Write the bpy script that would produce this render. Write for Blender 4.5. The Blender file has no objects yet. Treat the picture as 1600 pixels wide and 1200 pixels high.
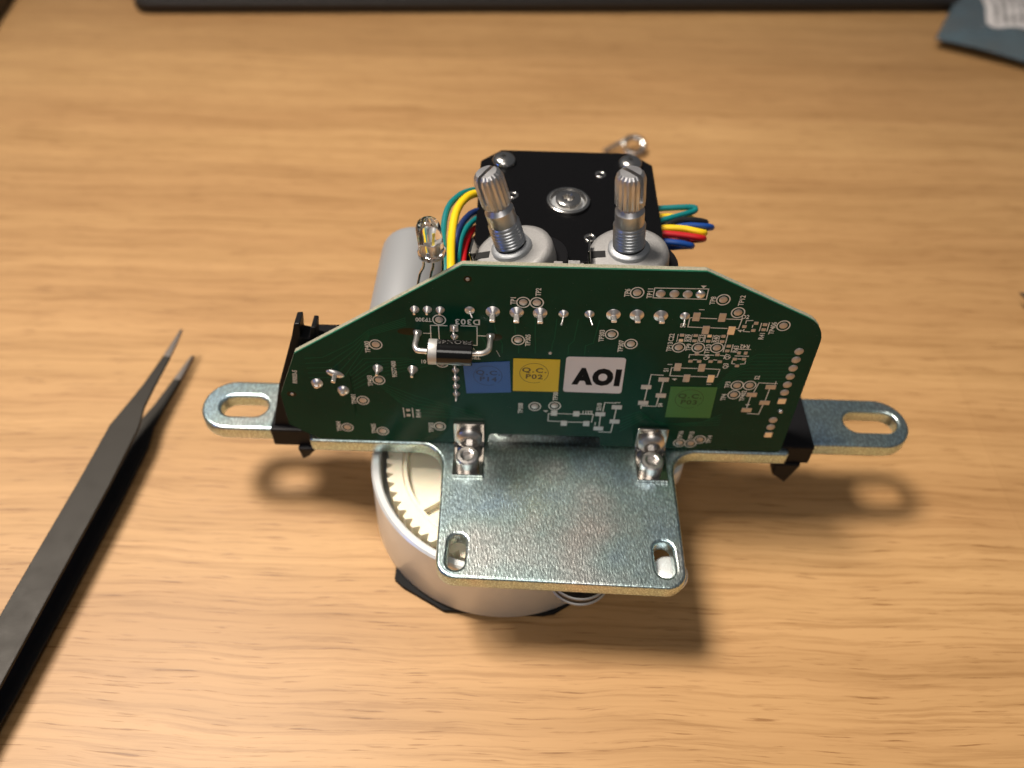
import bpy, bmesh, math, random
from mathutils import Vector, Matrix
random.seed(7)
S = 0.1                      # all numbers below are millimetres; 1 scene unit = 1 cm
SC = bpy.context.scene
COL = SC.collection
PI = math.pi

# ------------------------------------------------------------------ camera
pitch, roll, FPX = math.radians(48.5), math.radians(1.65), 1330.0
fwd = Vector((0, math.cos(pitch), -math.sin(pitch)))
up0 = Vector((0, math.sin(pitch), math.cos(pitch))); rt0 = Vector((1, 0, 0))
rt = rt0 * math.cos(roll) + up0 * math.sin(roll)
up = up0 * math.cos(roll) - rt0 * math.sin(roll)
cam_d = bpy.data.cameras.new('camera')
cam = bpy.data.objects.new('camera', cam_d); COL.objects.link(cam)
M = Matrix((rt, up, -fwd)).transposed().to_4x4()
M.translation = Vector((-11.04, -126.43, 192.3)) * S
cam.matrix_world = M
cam_d.sensor_width = 36.0
cam_d.lens = FPX / 1600 * 36.0
cam_d.clip_start, cam_d.clip_end = 0.5, 500
cam_d.dof.use_dof = True
cam_d.dof.focus_distance = 17.6
cam_d.dof.aperture_fstop = 0.105
SC.camera = cam

# ------------------------------------------------------------------ world and lamps
W = bpy.data.worlds.new('World'); SC.world = W; W.use_nodes = True
bg = W.node_tree.nodes['Background']
bg.inputs[0].default_value = (0.93, 0.95, 1.0, 1); bg.inputs[1].default_value = 0.085

def area(name, loc, target, size, power, color, shape='DISK', size_y=None, spread=None):
    d = bpy.data.lights.new(name, 'AREA'); d.shape = shape; d.size = size * S
    if size_y: d.size_y = size_y * S
    d.energy = power; d.color = color
    if spread: d.spread = math.radians(spread)
    o = bpy.data.objects.new(name, d); COL.objects.link(o)
    o.location = Vector(loc) * S
    o.rotation_euler = (Vector(target) - Vector(loc)).to_track_quat('-Z', 'Y').to_euler()
    return o
KEY = (-560, 200, 1400)
area('desk_lamp_light', KEY, (-60, -40, 0), 420, 25200, (1.0, 0.90, 0.79), spread=44)
area('room_fill_light', (-150, -900, 1250), (0, 0, 0), 700, 52000, (1.0, 0.93, 0.86), 'RECTANGLE', 500)  # added soft fill from the camera side, standing for unseen room light
area('blue_status_light', (-330, -150, 130), (-75, 5, 25), 12, 420, (0.05, 0.22, 1.0))
SC.view_settings.view_transform = 'Standard'; SC.view_settings.look = 'None'
SC.view_settings.exposure = 0; SC.view_settings.gamma = 1
SC.cycles.max_bounces = 10
SC.cycles.sample_clamp_indirect = 6

# ------------------------------------------------------------------ materials
def nodes(m): return m.node_tree.nodes, m.node_tree.links
def mat(name, col, rough=0.5, metal=0.0, spec=None, coat=0.0, bump=None, var=None, rvar=None, **kw):
    """plain principled surface with optional noise bump (scale, strength, stretch), colour and gloss variation"""
    m = bpy.data.materials.new(name); m.use_nodes = True
    n, l = nodes(m); b = n['Principled BSDF']
    b.inputs['Base Color'].default_value = (*col, 1)
    b.inputs['Roughness'].default_value = rough; b.inputs['Metallic'].default_value = metal
    if spec is not None: b.inputs['Specular IOR Level'].default_value = spec
    if coat: b.inputs['Coat Weight'].default_value = coat; b.inputs['Coat Roughness'].default_value = 0.05
    for k, v in kw.items(): b.inputs[k.replace('_', ' ')].default_value = v
    tc = None
    def coords(scale, stretch=(1, 1, 1), detail=4):
        nonlocal tc
        if tc is None: tc = n.new('ShaderNodeTexCoord')
        mp = n.new('ShaderNodeMapping'); mp.inputs['Scale'].default_value = stretch
        l.new(tc.outputs['Object'], mp.inputs['Vector'])
        t = n.new('ShaderNodeTexNoise'); t.inputs['Scale'].default_value = scale; t.inputs['Detail'].default_value = detail
        l.new(mp.outputs[0], t.inputs['Vector']); return t
    if bump:
        t = coords(bump[0], bump[2] if len(bump) > 2 else (1, 1, 1))
        bp = n.new('ShaderNodeBump'); bp.inputs['Strength'].default_value = bump[1]; bp.inputs['Distance'].default_value = 0.02
        l.new(t.outputs[0], bp.inputs['Height']); l.new(bp.outputs[0], b.inputs['Normal'])
    if var:
        t = coords(var[0]); r = n.new('ShaderNodeValToRGB')
        r.color_ramp.elements[0].position = 0.3; r.color_ramp.elements[1].position = 0.7
        r.color_ramp.elements[0].color = (*col, 1); r.color_ramp.elements[1].color = (*var[1], 1)
        l.new(t.outputs[0], r.inputs[0]); l.new(r.outputs[0], b.inputs['Base Color'])
    if rvar:
        t = coords(rvar[0]); mr = n.new('ShaderNodeMapRange')
        mr.inputs['From Min'].default_value = 0.3; mr.inputs['From Max'].default_value = 0.7
        mr.inputs['To Min'].default_value = rough; mr.inputs['To Max'].default_value = rvar[1]
        l.new(t.outputs[0], mr.inputs['Value']); l.new(mr.outputs[0], b.inputs['Roughness'])
    return m

def wood():
    m = bpy.data.materials.new('oak'); m.use_nodes = True
    n, l = nodes(m); b = n['Principled BSDF']
    tc = n.new('ShaderNodeTexCoord')
    warp = n.new('ShaderNodeTexNoise'); warp.inputs['Scale'].default_value = 0.16; warp.inputs['Detail'].default_value = 3
    l.new(tc.outputs['Object'], warp.inputs['Vector'])
    vm = n.new('ShaderNodeVectorMath'); vm.operation = 'MULTIPLY_ADD'; vm.inputs[1].default_value = (0, 0.8, 0)
    l.new(warp.outputs['Color'], vm.inputs[0]); l.new(tc.outputs['Object'], vm.inputs[2])
    def noise(sx, sy, detail=3, rough=0.5, off=0, dist=0):
        mp = n.new('ShaderNodeMapping'); mp.inputs['Scale'].default_value = (sx, sy, 1); mp.inputs['Location'].default_value = (off, off * 1.7, 0)
        mp.inputs['Rotation'].default_value = (0, 0, math.radians(-0.8))
        l.new(vm.outputs[0], mp.inputs['Vector'])
        t = n.new('ShaderNodeTexNoise'); t.inputs['Scale'].default_value = 1; t.inputs['Detail'].default_value = detail
        t.inputs['Roughness'].default_value = rough; t.inputs['Distortion'].default_value = dist
        l.new(mp.outputs[0], t.inputs['Vector']); return t
    def ramp(src, p0, c0, p1, c1):
        r = n.new('ShaderNodeValToRGB'); e = r.color_ramp.elements
        e[0].position, e[1].position = p0, p1; e[0].color = (*c0, 1); e[1].color = (*c1, 1)
        l.new(src.outputs[0], r.inputs[0]); return r
    def mul(a, c, f=1.0):
        x = n.new('ShaderNodeMix'); x.data_type = 'RGBA'; x.blend_type = 'MULTIPLY'; x.inputs[0].default_value = f
        l.new(a.outputs[2] if a.bl_idname == 'ShaderNodeMix' else a.outputs[0], x.inputs[6]); l.new(c.outputs[0], x.inputs[7]); return x
    base = ramp(noise(0.03, 0.42, 3, 0.5, 3), 0.25, (0.418, 0.241, 0.103), 0.76, (0.512, 0.315, 0.140))
    band = ramp(noise(0.05, 1.7, 5, 0.62, 11, 0.25), 0.32, (0.87, 0.84, 0.79), 0.60, (1.03, 1.02, 1.01))
    fine = ramp(noise(0.22, 7.0, 5, 0.70, 23, 0.45), 0.35, (0.79, 0.745, 0.68), 0.52, (1.03, 1.03, 1.03))
    pore_n = noise(0.75, 17.0, 3, 0.55, 31, 0.2)
    pore = ramp(pore_n, 0.30, (0.56, 0.48, 0.39), 0.40, (1, 1, 1))
    blot = ramp(noise(0.09, 0.12, 2, 0.5, 40), 0.3, (0.94, 0.92, 0.90), 0.7, (1.04, 1.04, 1.04))
    bk = n.new('ShaderNodeTexBrick'); bk.inputs['Scale'].default_value = 1; bk.inputs['Brick Width'].default_value = 67; bk.inputs['Row Height'].default_value = 8.7
    bk.inputs['Mortar Size'].default_value = 0.012; bk.inputs['Mortar Smooth'].default_value = 0.6
    bk.inputs['Color1'].default_value = (0.90, 0.88, 0.85, 1); bk.inputs['Color2'].default_value = (1.06, 1.06, 1.05, 1); bk.inputs['Mortar'].default_value = (0.80, 0.76, 0.70, 1)
    mpb = n.new('ShaderNodeMapping'); mpb.inputs['Location'].default_value = (21, 2.0, 0); mpb.inputs['Rotation'].default_value = (0, 0, math.radians(0.4))
    l.new(tc.outputs['Object'], mpb.inputs['Vector']); l.new(mpb.outputs[0], bk.inputs['Vector'])
    base = mul(base, bk)
    c = mul(mul(mul(mul(base, band), fine), pore), blot)
    l.new(c.outputs[2], b.inputs['Base Color'])
    b.inputs['Roughness'].default_value = 0.47; b.inputs['Specular IOR Level'].default_value = 0.42
    bp = n.new('ShaderNodeBump'); bp.inputs['Strength'].default_value = 0.25; bp.inputs['Distance'].default_value = 0.012
    l.new(pore.outputs[0], bp.inputs['Height']); l.new(bp.outputs[0], b.inputs['Normal'])
    return m

def zinc():
    m = bpy.data.materials.new('zinc_plated_steel'); m.use_nodes = True
    n, l = nodes(m); b = n['Principled BSDF']; tc = n.new('ShaderNodeTexCoord')
    def noise(scale, detail, stretch=(1, 1, 1), rot=0, off=0):
        mp = n.new('ShaderNodeMapping'); mp.inputs['Scale'].default_value = stretch; mp.inputs['Rotation'].default_value = (0, 0, rot)
        mp.inputs['Location'].default_value = (off, off, 0)
        l.new(tc.outputs['Object'], mp.inputs['Vector'])
        t = n.new('ShaderNodeTexNoise'); t.inputs['Scale'].default_value = scale; t.inputs['Detail'].default_value = detail
        l.new(mp.outputs[0], t.inputs['Vector']); return t
    r = n.new('ShaderNodeValToRGB'); e = r.color_ramp.elements
    e[0].position, e[1].position = 0.28, 0.74
    e[0].color = (0.36, 0.50, 0.62, 1); e[1].color = (0.62, 0.60, 0.57, 1)
    x = r.color_ramp.elements.new(0.5); x.color = (0.46, 0.58, 0.57, 1)
    l.new(noise(0.55, 4, off=2).outputs[0], r.inputs[0])
    gs = n.new('ShaderNodeValToRGB'); e = gs.color_ramp.elements
    e[0].position, e[1].position = 0.44, 0.72; e[0].color = (0.95, 0.95, 0.95, 1); e[1].color = (1.75, 1.75, 1.75, 1)  # zinc spangle, its sparse bright glints put into the base colour
    l.new(noise(27, 2, (1, 0.42, 1), math.radians(52), 5).outputs[0], gs.inputs[0])
    mx = n.new('ShaderNodeMix'); mx.data_type = 'RGBA'; mx.blend_type = 'MULTIPLY'; mx.inputs[0].default_value = 1
    l.new(r.outputs[0], mx.inputs[6]); l.new(gs.outputs[0], mx.inputs[7]); l.new(mx.outputs[2], b.inputs['Base Color'])
    b.inputs['Metallic'].default_value = 1.0; b.inputs['Roughness'].default_value = 0.29
    g = noise(24, 2, (1, 0.42, 1), math.radians(52))
    bp = n.new('ShaderNodeBump'); bp.inputs['Strength'].default_value = 0.85; bp.inputs['Distance'].default_value = 0.007
    l.new(g.outputs[0], bp.inputs['Height']); l.new(bp.outputs[0], b.inputs['Normal'])
    return m

def pcb():
    m = bpy.data.materials.new('green_solder_mask'); m.use_nodes = True
    n, l = nodes(m); b = n['Principled BSDF']; tc = n.new('ShaderNodeTexCoord')
    t = n.new('ShaderNodeTexNoise'); t.inputs['Scale'].default_value = 0.5; t.inputs['Detail'].default_value = 3
    l.new(tc.outputs['Object'], t.inputs['Vector'])
    r = n.new('ShaderNodeValToRGB'); e = r.color_ramp.elements
    e[0].position, e[1].position = 0.35, 0.65
    e[0].color = (0.0026, 0.036, 0.0205, 1); e[1].color = (0.0042, 0.048, 0.026, 1)
    l.new(t.outputs[0], r.inputs[0])
    d = n.new('ShaderNodeTexNoise'); d.inputs['Scale'].default_value = 34; d.inputs['Detail'].default_value = 1
    l.new(tc.outputs['Object'], d.inputs['Vector'])
    dr = n.new('ShaderNodeValToRGB'); dr.color_ramp.elements[0].position = 0.76; dr.color_ramp.elements[1].position = 0.82
    dr.color_ramp.elements[0].color = (0, 0, 0, 1); dr.color_ramp.elements[1].color = (0.45, 0.45, 0.45, 1)
    l.new(d.outputs[0], dr.inputs[0])
    mx = n.new('ShaderNodeMix'); mx.data_type = 'RGBA'; mx.inputs[7].default_value = (0.3, 0.32, 0.3, 1)
    l.new(dr.outputs[0], mx.inputs[0]); l.new(r.outputs[0], mx.inputs[6]); l.new(mx.outputs[2], b.inputs['Base Color'])
    b.inputs['Roughness'].default_value = 0.20; b.inputs['Specular IOR Level'].default_value = 0.10
    bp = n.new('ShaderNodeBump'); bp.inputs['Strength'].default_value = 0.06; bp.inputs['Distance'].default_value = 0.02
    f = n.new('ShaderNodeTexNoise'); f.inputs['Scale'].default_value = 9
    l.new(tc.outputs['Object'], f.inputs['Vector']); l.new(f.outputs[0], bp.inputs['Height']); l.new(bp.outputs[0], b.inputs['Normal'])
    return m

MT = dict(
    wood=wood(), zinc=zinc(), mask=pcb(),
    trace=mat('masked_copper', (0.0062, 0.078, 0.038), 0.20, spec=0.10),
    fr4=mat('glass_fibre_edge', (0.20, 0.19, 0.13), 0.8, bump=(40, 0.6), var=(35, (0.36, 0.345, 0.26))),
    maskedge=mat('green_board_rim', (0.005, 0.10, 0.055), 0.35),
    silk=mat('white_ink', (0.72, 0.72, 0.67), 0.6),
    tin=mat('solder', (0.80, 0.77, 0.75), 0.34, 0.9, bump=(22, 0.25)),
    pad=mat('tinned_pad', (0.49, 0.46, 0.45), 0.48, 0.8, bump=(25, 0.2), var=(9, (0.55, 0.52, 0.51))),
    steel=mat('polished_steel', (0.66, 0.64, 0.61), 0.20, 1.0, bump=(18, 0.10)),
    screw=mat('bright_screw_steel', (0.72, 0.69, 0.66), 0.30, 1.0, bump=(20, 0.08)),
    nickel=mat('nickel_sheet', (0.48, 0.45, 0.41), 0.12, 1.0, bump=(14, 0.05)),
    shaft=mat('turned_steel', (0.62, 0.62, 0.63), 0.40, 1.0, bump=(30, 0.08)),
    thread=mat('threaded_zinc', (0.60, 0.62, 0.64), 0.34, 1.0),
    cast=mat('die_cast_zinc', (0.38, 0.375, 0.37), 0.55, 0.6, bump=(45, 0.6), var=(25, (0.31, 0.305, 0.30))),
    dullzinc=mat('dull_zinc', (0.44, 0.46, 0.48), 0.5, 0.8, bump=(30, 0.3)),
    black=mat('black_plastic', (0.008, 0.008, 0.009), 0.40, spec=0.12, bump=(30, 0.15)),
    blackcut=mat('black_recess', (0.004, 0.004, 0.004), 0.8),
    blackmetal=mat('black_painted_metal', (0.004, 0.004, 0.0045), 0.26, spec=0.14, bump=(40, 0.12)),
    rubber=mat('black_rubber', (0.007, 0.007, 0.007), 0.7, spec=0.2),
    lam=mat('steel_laminations', (0.35, 0.35, 0.36), 0.4, 1.0, bump=(1, 0.5, (1, 1, 60))),
    drum=mat('white_drum_plastic', (0.66, 0.68, 0.68), 0.33, 0.4, bump=(6, 0.02)),
    gear=mat('cream_nylon', (0.86, 0.78, 0.60), 0.5, Subsurface_Weight=0.15, Subsurface_Scale=0.05),
    can=mat('grey_sleeve', (0.30, 0.31, 0.32), 0.46, 0.25, bump=(2, 0.05, (1, 1, 20))),
    blue=mat('blue_sticker_paper', (0.022, 0.105, 0.36), 0.5, bump=(60, 0.15), var=(40, (0.028, 0.125, 0.40))),
    yellow=mat('yellow_sticker_paper', (0.66, 0.47, 0.012), 0.5, bump=(60, 0.1)),
    green=mat('green_sticker_paper', (0.036, 0.175, 0.040), 0.5, bump=(60, 0.1)),
    white=mat('white_sticker_paper', (0.66, 0.63, 0.66), 0.5, bump=(60, 0.08)),
    ink=mat('black_ink', (0.004, 0.004, 0.005), 0.6, spec=0.1),
    inkfaint=mat('faded_ink', (0.016, 0.045, 0.13), 0.5),
    inkyellow=mat('worn_ink_on_yellow', (0.10, 0.065, 0.006), 0.5),
    inkgreen=mat('worn_ink_on_green', (0.008, 0.05, 0.010), 0.5),
    diode=mat('black_epoxy', (0.005, 0.005, 0.005), 0.13, bump=(14, 0.06)),
    band=mat('silver_band', (0.50, 0.49, 0.47), 0.45, 0.5),
    dprint=mat('grey_print', (0.07, 0.066, 0.062), 0.5),
    flux=mat('burnt_flux', (0.010, 0.012, 0.003), 0.25, spec=0.2),
    glassy=mat('clear_epoxy', (1, 1, 1), 0.02, Transmission_Weight=1.0, IOR=1.5),
    die=mat('yellow_phosphor', (0.85, 0.72, 0.10), 0.5),
    wteal=mat('teal_insulation', (0.002, 0.16, 0.165), 0.38),
    wyel=mat('yellow_insulation', (0.78, 0.52, 0.008), 0.38),
    wblue=mat('blue_insulation', (0.006, 0.05, 0.24), 0.38),
    wnavy=mat('dark_blue_insulation', (0.006, 0.02, 0.09), 0.38),
    wred=mat('red_insulation', (0.45, 0.008, 0.012), 0.38),
    wblack=mat('black_insulation', (0.012, 0.012, 0.013), 0.36),
    wgrey=mat('grey_insulation', (0.16, 0.145, 0.13), 0.4),
    tweez=mat('dark_coated_steel', (0.026, 0.023, 0.019), 0.44, 0.3, spec=0.3, bump=(30, 0.12), rvar=(2, 0.56)),
    tip=mat('bare_tip_steel', (0.30, 0.27, 0.25), 0.35, 1.0),
    slab=mat('dark_slab_plastic', (0.014, 0.011, 0.009), 0.45, bump=(30, 0.1)),
    slabtop=mat('slab_top_plastic', (0.010, 0.010, 0.011), 0.35),
    film=mat('shielding_film', (0.15, 0.225, 0.27), 0.22, 0.35, coat=0.3, Alpha=0.82, bump=(0.5, 0.7), var=(0.7, (0.17, 0.21, 0.23))),
    paper=mat('label_paper', (0.66, 0.63, 0.62), 0.6),
    print=mat('label_print', (0.10, 0.095, 0.095), 0.6),
)

# ------------------------------------------------------------------ mesh helpers (millimetres in, scene units out)
class MB:
    def __init__(s): s.v, s.f, s.m, s.sm = [], [], [], []
    def add(s, v, f, mi=0, M=None, smooth=False):
        o = len(s.v)
        s.v += [tuple(M @ Vector(p)) if M else tuple(p) for p in v]
        s.f += [tuple(i + o for i in q) for q in f]; s.m += [mi] * len(f); s.sm += [smooth] * len(f)
        return s
    def box(s, x0, x1, y0, y1, z0, z1, mi=0, M=None):
        v = [(x, y, z) for z in (z0, z1) for y in (y0, y1) for x in (x0, x1)]
        return s.add(v, [(0, 2, 3, 1), (4, 5, 7, 6), (0, 1, 5, 4), (2, 6, 7, 3), (0, 4, 6, 2), (1, 3, 7, 5)], mi, M)
    def lathe(s, prof, n=32, mi=0, M=None, smooth=True, rf=None):
        v, f, rings = [], [], []
        for r, z in prof:
            if r < 1e-6: rings.append([len(v)]); v.append((0, 0, z))
            else:
                rings.append(list(range(len(v), len(v) + n)))
                for k in range(n):
                    a = 2 * PI * k / n; q = r * (rf(a, r, z) if rf else 1)
                    v.append((q * math.cos(a), q * math.sin(a), z))
        for A, B in zip(rings, rings[1:]):
            for k in range(n):
                k2 = (k + 1) % n
                if len(A) == 1 and len(B) == 1: continue
                if len(A) == 1: f.append((A[0], B[k2], B[k]))
                elif len(B) == 1: f.append((A[k], A[k2], B[0]))
                else: f.append((A[k], A[k2], B[k2], B[k]))
        return s.add(v, f, mi, M, smooth)
    def prism(s, poly, z0, z1, mi=0, M=None, smooth=False):
        n = len(poly); v = [(x, y, z0) for x, y in poly] + [(x, y, z1) for x, y in poly]
        f = [tuple(range(n - 1, -1, -1)), tuple(range(n, 2 * n))] + [(i, (i + 1) % n, n + (i + 1) % n, n + i) for i in range(n)]
        return s.add(v, f, mi, M, smooth)
    def tube(s, path, r, n=10, mi=0, M=None, caps=True, radii=None):
        P = [Vector(p) for p in path]; v, f = [], []
        ref = Vector((0, 0, 1)); prev = None
        for i, p in enumerate(P):
            t = (P[min(i + 1, len(P) - 1)] - P[max(i - 1, 0)]).normalized()
            if prev is None:
                a = t.cross(ref)
                if a.length < 0.05: a = t.cross(Vector((1, 0, 0)))
            else: a = prev - t * prev.dot(t)
            a.normalize(); prev = a; b = t.cross(a)
            rr = radii[i] if radii else r
            for k in range(n):
                an = 2 * PI * k / n; v.append(p + (a * math.cos(an) + b * math.sin(an)) * rr)
        for i in range(len(P) - 1):
            for k in range(n):
                k2 = (k + 1) % n; f.append((i * n + k, i * n + k2, (i + 1) * n + k2, (i + 1) * n + k))
        s.add(v, f, mi, M, True)
        if caps:
            s.add([v[k] for k in range(n)], [tuple(range(n - 1, -1, -1))], mi, M)
            s.add([v[(len(P) - 1) * n + k] for k in range(n)], [tuple(range(n))], mi, M)
        return s
    def seg(s, u1, v1, u2, v2, w=0.21, z=0.03):
        d = Vector((u2 - u1, v2 - v1)); d.normalize(); nx, ny = -d.y * w / 2, d.x * w / 2; ex, ey = d.x * w / 2, d.y * w / 2
        return s.add([(u1 - ex + nx, v1 - ey + ny, z), (u1 - ex - nx, v1 - ey - ny, z), (u2 + ex - nx, v2 + ey - ny, z), (u2 + ex + nx, v2 + ey + ny, z)], [(0, 1, 2, 3)])
    def poly_line(s, pts, w=0.21, z=0.03):
        for a, b in zip(pts, pts[1:]): s.seg(*a, *b, w, z)
        return s
    def ring(s, u, v, r0, r1, z=0.03, n=28, sx=1.0, gap=None):
        vv, f = [], []
        for k in range(n):
            a = 2 * PI * k / n
            vv += [(u + r0 * sx * math.cos(a), v + r0 * math.sin(a), z), (u + r1 * sx * math.cos(a), v + r1 * math.sin(a), z)]
        for k in range(n):
            if gap and gap[0] <= k < gap[1]: continue
            k2 = (k + 1) % n; f.append((2 * k, 2 * k + 1, 2 * k2 + 1, 2 * k2))
        return s.add(vv, f)
    def mesh(s, name, mats):
        me = bpy.data.meshes.new(name)
        me.from_pydata([(x * S, y * S, z * S) for x, y, z in s.v], [], s.f)
        me.polygons.foreach_set('material_index', s.m); me.polygons.foreach_set('use_smooth', s.sm)
        for m in (mats if isinstance(mats, (list, tuple)) else [mats]): me.materials.append(MT[m])
        me.validate(); me.update(); return me
    def obj(s, name, mats, parent=None, loc=None, bevel=0, seg=2, angle=30, sharp=None):
        o = bpy.data.objects.new(name, s.mesh(name, mats)); COL.objects.link(o)
        if parent: o.parent = parent
        if loc is not None: o.location = Vector(loc) * S
        if bevel:
            b = o.modifiers.new('bevel', 'BEVEL'); b.width = bevel * S; b.segments = seg; b.limit_method = 'ANGLE'; b.angle_limit = math.radians(angle)
            b.harden_normals = False
        if sharp: o.data.set_sharp_from_angle(angle=math.radians(sharp))
        return o

def put(src, loc, parent, rot=None, name=None):
    o = src.copy(); COL.objects.link(o); o.parent = parent; o.location = Vector(loc) * S
    if rot is not None: o.rotation_euler = rot
    return o
def empty(name, loc=(0, 0, 0), parent=None):
    o = bpy.data.objects.new(name, None); COL.objects.link(o); o.location = Vector(loc) * S; o.empty_display_size = 0.3
    if parent: o.parent = parent
    return o
def tag(o, label=None, cat=None, group=None, kind=None):
    for k, v in (('label', label), ('category', cat), ('group', group), ('kind', kind)):
        if v: o[k] = v
    return o
def fillet(pts, n=8):
    """pts: (x, y, radius) -> polygon with rounded corners"""
    out = []; N = len(pts)
    for i, (x, y, r) in enumerate(pts):
        p = Vector((x, y)); a = Vector(pts[i - 1][:2]) - p; b = Vector(pts[(i + 1) % N][:2]) - p
        if r <= 0: out.append((x, y)); continue
        la, lb = a.length, b.length; a.normalize(); b.normalize()
        half = math.acos(max(-1, min(1, a.dot(b)))) / 2
        t = min(r / math.tan(half), la * 0.499, lb * 0.499); rr = t * math.tan(half)
        c = p + (a + b).normalized() * (rr / math.sin(half))
        s0, s1 = p + a * t - c, p + b * t - c
        a0, a1 = math.atan2(s0.y, s0.x), math.atan2(s1.y, s1.x); d = (a1 - a0 + PI) % (2 * PI) - PI
        out += [(c.x + rr * math.cos(a0 + d * k / n), c.y + rr * math.sin(a0 + d * k / n)) for k in range(n + 1)]
    return out
def stadium(cx, cy, L, w, ang=0, n=12):
    r = w / 2; h = L / 2 - r; pts = []
    for k in range(n + 1): a = -PI / 2 + PI * k / n; pts.append((h + r * math.cos(a), r * math.sin(a)))
    for k in range(n + 1): a = PI / 2 + PI * k / n; pts.append((-h + r * math.cos(a), r * math.sin(a)))
    c, s_ = math.cos(ang), math.sin(ang)
    return [(cx + x * c - y * s_, cy + x * s_ + y * c) for x, y in pts]
def curve_mesh(name, loops, t, bevel, res=3):
    """flat plate with holes and rounded edges: returns a mesh, thickness t centred on z=0 (scene units)"""
    cu = bpy.data.curves.new(name, 'CURVE'); cu.dimensions = '2D'; cu.fill_mode = 'BOTH'
    cu.extrude = (t / 2 - bevel) * S; cu.bevel_depth = bevel * S; cu.bevel_resolution = res; cu.offset = -bevel * S
    for L in loops:
        sp = cu.splines.new('POLY'); sp.points.add(len(L) - 1); sp.use_cyclic_u = True
        for p, (x, y) in zip(sp.points, L): p.co = (x * S, y * S, 0, 1)
    o = bpy.data.objects.new(name, cu); COL.objects.link(o)
    dg = bpy.context.evaluated_depsgraph_get(); me = bpy.data.meshes.new_from_object(o.evaluated_get(dg))
    bpy.data.objects.remove(o); bpy.data.curves.remove(cu); me.name = name; return me
_tc = {}
def text2d(body, h, bold=0.0, sx=1.0, spacing=1.0):
    key = (body, bold, spacing)
    if key not in _tc:
        cu = bpy.data.curves.new('lettering', 'FONT'); cu.body = body; cu.size = 1; cu.resolution_u = 3; cu.fill_mode = 'FRONT'; cu.offset = bold; cu.space_character = spacing
        o = bpy.data.objects.new('lettering', cu); COL.objects.link(o)
        dg = bpy.context.evaluated_depsgraph_get(); me = bpy.data.meshes.new_from_object(o.evaluated_get(dg))
        v = [(p.co.x, p.co.y) for p in me.vertices]; f = [tuple(p.vertices) for p in me.polygons]
        bpy.data.objects.remove(o); bpy.data.curves.remove(cu); bpy.data.meshes.remove(me)
        x0, x1 = min(p[0] for p in v), max(p[0] for p in v)
        _tc[key] = ([(x - (x0 + x1) / 2, y - 0.345) for x, y in v], f)
    v, f = _tc[key]; k = h / 0.69
    return [(x * k * sx, y * k) for x, y in v], f
def write(mb, body, u, v, h=1.2, rot=0, z=0.03, bold=0.022, sx=0.86, spacing=1.0):
    vv, f = text2d(body, h, bold, sx, spacing); c, s_ = math.cos(math.radians(rot)), math.sin(math.radians(rot))
    mb.add([(u + x * c - y * s_, v + x * s_ + y * c, z) for x, y in vv], f)
def spline(pts, n=8):
    P = [Vector(p) for p in pts]; P = [P[0] * 2 - P[1]] + P + [P[-1] * 2 - P[-2]]; out = []
    for i in range(1, len(P) - 2):
        a, b, c, d = P[i - 1:i + 3]
        for k in range(n):
            t = k / n
            out.append(0.5 * ((2 * b) + (c - a) * t + (2 * a - 5 * b + 4 * c - d) * t * t + (3 * b - a - 3 * c + d) * t ** 3))
    out.append(P[-2]); return out
def frame(origin, zdir, xhint=(1, 0, 0)):
    z = Vector(zdir).normalized(); x = Vector(xhint); x = (x - z * x.dot(z)).normalized(); y = z.cross(x)
    m = Matrix((x, y, z)).transposed().to_4x4(); m.translation = Vector(origin); return m
def place(o, M4):
    m = M4.copy(); m.translation = m.translation * S; o.matrix_local = m

# ------------------------------------------------------------------ the table
t = MB(); t.box(-700, 700, -420, 760, -25, 0)
table = t.obj('table_top', 'wood', bevel=1.5); tag(table, kind='structure')

# ------------------------------------------------------------------ the motor drive unit: one thing, bolted together
ZP = 27.0                                    # top of the steel plate above the table
unit = empty('motor_drive_unit')
tag(unit, 'gear motor unit with green circuit board on a steel plate over a white drum', 'motor unit')

# mounting plate with two slotted arms and a front tab
outline = fillet([(-26.6, -36.3, 4.5), (28.2, -37.7, 4.5), (28.3, -0.6, 6.5), (57, -0.6, 1), (57.5, 2.7, 1), (89.0, 2.7, 7.6), (89.0, 18.0, 7.6), (30, 18.0, 3), (30, 62, 5), (-30, 62, 5),
                  (-30, 18.2, 3), (-88.8, 18.2, 7.6), (-88.8, 2.6, 7.6), (-60.5, 2.6, 1), (-60, -0.4, 1), (-27.3, -0.4, 6.5)])
slots = [stadium(-78.2, 10.0, 11.8, 6.4), stadium(79.6, 10.6, 13.4, 6.6), stadium(-22.2, -29.9, 8.8, 3.9, PI / 2 - 0.03), stadium(23.7, -30.3, 8.9, 4.3, PI / 2 + 0.03)]
me = curve_mesh('mounting_plate', [outline] + slots, 4.2, 0.75, 3)
me.materials.append(MT['zinc'])
plate = bpy.data.objects.new('mounting_plate', me); COL.objects.link(plate); plate.parent = unit; plate.location = (0, 0, (ZP - 2.1) * S)

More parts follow.
